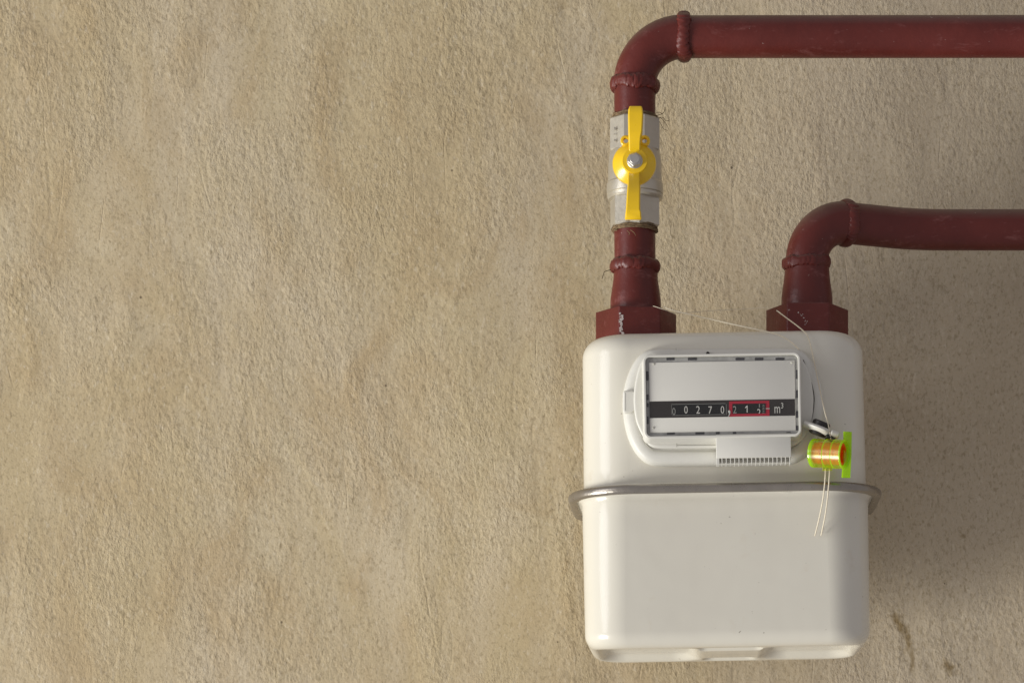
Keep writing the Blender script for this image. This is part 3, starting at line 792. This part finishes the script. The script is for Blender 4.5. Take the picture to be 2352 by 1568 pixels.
def one(x, y0, y1, mat):
    bm = bmesh.new(); pts = [(x + 3, y1), (x + 3, y0 + 20), (x - 14, y0 + 28), (x - 14, y0 + 18), (x + 5, y0), (x + 12, y0), (x + 12, y1)] if y0 < 745 and y1 > 760 else [(x + 3, y1), (x + 3, y0), (x + 12, y0), (x + 12, y1)]
    v = [U(*zo(a, b), YTX) for a, b in pts]
    loft(bm, [[p.copy() for p in v], [p + Vector((0, .0003, 0)) for p in v]]); part('digit', bm, mat, dial, smooth=False)
one(1533, 727, 800, M_digit); one(1662, 710, 748, M_dim)
digit('2', 1664, 800, 74, M_digit, .78, zl=811)
bm = bmesh.new()
for k, y in enumerate((720, 736, 752, 767, 784, 802)): zbox(bm, 1712, y, 24 if k % 2 else 20, 4.5, YTX, .0003, 0)
part('scale_tick', bm, M_dim, dial, smooth=False)
bm = bmesh.new(); zbox(bm, 1757, 759, 40, 6, YTX, .0003, 0); part('index_mark', bm, M_digit, dial, smooth=False)
digit('m', 1857, 773, 68, M_digit, .60, 'unit_letter'); digit('3', 1908, 728, 58, M_digit, .8, 'unit_figure')
for x, y in ((560, 292), (2008, 278), (555, 962)):
    bm = bmesh.new()
    bmesh.ops.create_uvsphere(bm, u_segments=12, v_segments=8, radius=.0007, matrix=Matrix.Translation(U(*zo(x, y), YD)))
    part('plate_rivet', bm, M_white, dial)
bm = bmesh.new(); slab(bm, rr2(fw + .0001, fh + .0001, .0024), YB + .0008, YB + .0003, .0001)
part('clear_window', bm, M_clear, bezel)
# --- barcode holder box under the bezel with its comb of teeth
bm = bmesh.new(); a = U(*zo(1213, 1046), YB + .001); b = U(*zo(2004, 1266), YB + .001)
box(bm, (a.x, YB + .0008, b.z), (b.x, YF - .009, a.z + .001), .0005)
holder = part('label_holder', bm, M_white, meter)
bm = bmesh.new(); tt = U(*zo(1213, 1266), YB + .001)
for k in range(18):
    x = a.x + .0009 + (b.x - a.x - .0018) * k / 17
    w = .00028 if k else .0009
    box(bm, (x - w, YB + .0016, b.z - .0036 - .0004 * random.random()), (x + w, YF - .012, b.z + .0002), .0001, 1)
box(bm, (a.x + .0003, YB + .0055, b.z - .0024), (b.x - .0003, YB + .0072, b.z + .0003), .0002, 1)
part('comb', bm, M_white, holder)

# --- sealing lug with its screw
def z6(x, y): return ((1960 + x / 4.127) * .91875, (980 + y / 4.127) * .91875)
YL = YF - .0155
bm = bmesh.new(); la = U(*z6(205, 325), YL); lb = U(*z6(455, 425), YL)
ax = (lb - la).normalized(); nr = Vector((-ax.z, 0, ax.x))
rings = []
for t, wd, th in ((-.02, .0048, .0019), (.15, .0052, .0020), (.30, .0062, .0022), (.5, .0075, .0023), (.75, .0075, .0024), (.92, .0062, .0024), (1.0, .0045, .0022)):
    c = la.lerp(lb, t)
    rings.append([c + Vector((0, math.cos(q * math.pi / 8) * wd, 0)) + nr * math.sin(q * math.pi / 8) * th * (1.0 if abs(math.sin(q * math.pi / 8)) < .9 else 1) for q in range(16)])
loft(bm, rings)
nb_ = U(*z6(515, 435), YL - .002); disc(bm, nb_, (1, 0.2, -.3), .0024, .0058, 20, .0008)
lug = part('sealing_lug', bm, M_white, meter)
bm = bmesh.new(); c0 = U(*z6(345, 365), YL + .001); axn = (nr + Vector((0, -.12, 0))).normalized()
disc(bm, c0 + ax * .0012, axn, .0056, .0090, 32, .0008); part('seal_screw', bm, M_black, lug)
bm = bmesh.new(); disc(bm, U(*z6(470, 475), YL - .003), (1, .3, -.5), .0018, .006, 16, .0004); part('screw_end', bm, M_black, lug)

# ------------------------------------------------------------------ seal
YS = YF - .020
seal = thing('security_seal', P(1905, 1073, YS), 'see-through lime green and orange plastic seal hanging at the lower right of the dial', 'seal')
s0 = P(*z6(315, 628), YS + .0042); s1 = P(*z6(622, 640), YS - .0042); ax = (s1 - s0).normalized()
def along(t, off=0): return s0.lerp(s1, t) + Vector((0, 0, off))
RS = mm((775 - 480) / 2 / 4.127 * .91875, YS)
bm = bmesh.new()
prof = [(-.07, .55), (-.09, .80), (-.07, .93), (0.0, 1.0), (.05, 1.0), (.4, .985), (.44, 1.01), (.68, .99), (.71, 1.02), (.95, 1.0), (1.0, 1.03), (1.03, 1.02), (1.03, .88), (.97, .84), (.5, .82), (.02, .80), (0, .5)]
sweep(bm, [along(t) for t, r in prof], [RS * r for t, r in prof], 44, cap=False) if False else None
def lathe(bm, prof, o, axis, n=44):
    axis = axis.normalized(); N = Vector((0, 0, 1)); N = (N - axis * N.dot(axis)).normalized(); B = axis.cross(N)
    rings = [[o + axis * t + (N * math.cos(2 * math.pi * k / n) + B * math.sin(2 * math.pi * k / n)) * r for k in range(n)] for t, r in prof]
    return loft(bm, rings, True, True)
L = (s1 - s0).length
lathe(bm, [(t * L, RS * r) for t, r in prof], s0, ax)
barrel = part('seal_barrel', bm, M_green, seal)
for t, rr_s, w in ((.0, .99, .05), (.42, 1.01, .010), (.70, 1.01, .010), (1.0, 1.0, .022)):  # added bright rings standing in for light caught in the plastic's edges
    bm = bmesh.new(); lathe_r = [((t - w) * L, RS * rr_s * .95), ((t - w) * L, RS * rr_s * 1.0), ((t - w * .3) * L, RS * (rr_s + .015)), ((t + w * .3) * L, RS * (rr_s + .015)), ((t + w) * L, RS * rr_s), ((t + w) * L, RS * rr_s * .93)]
    o_ = s0; N = (Vector((0, 0, 1)) - ax * ax.z).normalized(); B = ax.cross(N)
    vr = [[bm.verts.new(o_ + ax * a_ + (N * math.cos(2 * math.pi * k / 44) + B * math.sin(2 * math.pi * k / 44)) * b_) for k in range(44)] for a_, b_ in lathe_r]
    for i in range(len(vr)):
        for k in range(44):
            j = (k + 1) % 44; bm.faces.new((vr[i][k], vr[i][j], vr[(i + 1) % len(vr)][j], vr[(i + 1) % len(vr)][k]))
    part('seal_rim_shine', bm, M_shine, barrel)
bm = bmesh.new()
lathe(bm, [(.03 * L, RS * .3), (.03 * L, RS * .72), (.3 * L, RS * .74), (.31 * L, RS * .66), (.38 * L, RS * .66), (.39 * L, RS * .76), (.60 * L, RS * .76), (.61 * L, RS * .68), (.68 * L, RS * .68), (.69 * L, RS * .77), (.93 * L, RS * .77), (.93 * L, RS * .60), (.5 * L, RS * .55)], s0, ax)
for k in range(6):
    a = k * math.pi / 3
    c = s0 + ax * (.2 * L) + Vector((0, math.cos(a), math.sin(a))) * RS * .74
    box(bm, c - Vector((.0018, .0006, .0006)), c + Vector((.0018, .0006, .0006)), .0002)
part('seal_insert', bm, M_orange, seal)
bm = bmesh.new()
fa = P(*z6(655, 400), YS + .002); fb = P(*z6(640, 885), YS + .002)
def fl(x, y, yy): return P(*z6(x, y), yy)
rings = [[fl(612, 405, YS + .001), fl(622, 405, YS - .0002), fl(700, 408, YS + .006), fl(698, 408, YS + .0075)], [fl(610, 640, YS + .001), fl(622, 640, YS - .0002), fl(697, 640, YS + .006), fl(695, 640, YS + .0075)],
         [fl(592, 880, YS + .001), fl(606, 882, YS - .0002), fl(684, 884, YS + .006), fl(682, 884, YS + .0075)]]
loft(bm, rings)
part('seal_flag', bm, M_shine, seal, sharp=20)
bm = bmesh.new(); q = P(*z6(448, 783), YS); box(bm, q - Vector((.0030, .0022, .0014)), q + Vector((.0030, .0022, .0016)), .0004)
part('seal_collar', bm, M_green, seal)
bm = bmesh.new()
for pts in ([(428, 790, YS), (425, 880, YS - .0015), (405, 1080, YS + .0005), (370, 1270, YS + .010), (320, 1478, YF - .0016)],
            [(470, 790, YS), (467, 880, YS - .0015), (450, 1080, YS + .0005), (425, 1270, YS + .010), (383, 1478, YF - .0016)]):
    sweep(bm, smooth_curve([P(*z6(a, b), y) for a, b, y in pts], 8), .00042, 8)
part('seal_cord', bm, M_wire, seal)
# cord that runs from the seal up over the nuts
bm = bmesh.new(); yn = YC - .022
for pts in ([P(1526, 704, yn + .004), P(1537, 710, yn - .001), P(1580, 721, yn - .006), P(1680, 744, YF + .006), P(1775, 765, YF - .0012), P(1812, 782, YF - .004), P(1835, 802, YF - .010)],
            [P(1500, 702.5, yn), P(1530, 712, yn - .002), P(1556, 719, yn + .004), P(1640, 713, yn + .014), P(1720, 709, yn + .014), P(1762, 706, yn + .004)],
            [P(1784, 713, yn - .003), P(1800, 725, yn - .008), P(1842, 757, YF + .004), P(1856, 775, YF - .0012), P(1866, 812, YF - .004), P(1880, 880, YF - .011), P(1893, 940, YF - .017), P(1903, 978, YF - .019), P(1908, 1008, YS)]):
    sweep(bm, smooth_curve(pts, 8), .00020 if abs(pts[0].x - P(1500, 0, yn).x) < 1e-6 else .00040, 7)
part('seal_cord', bm, M_wire, seal)
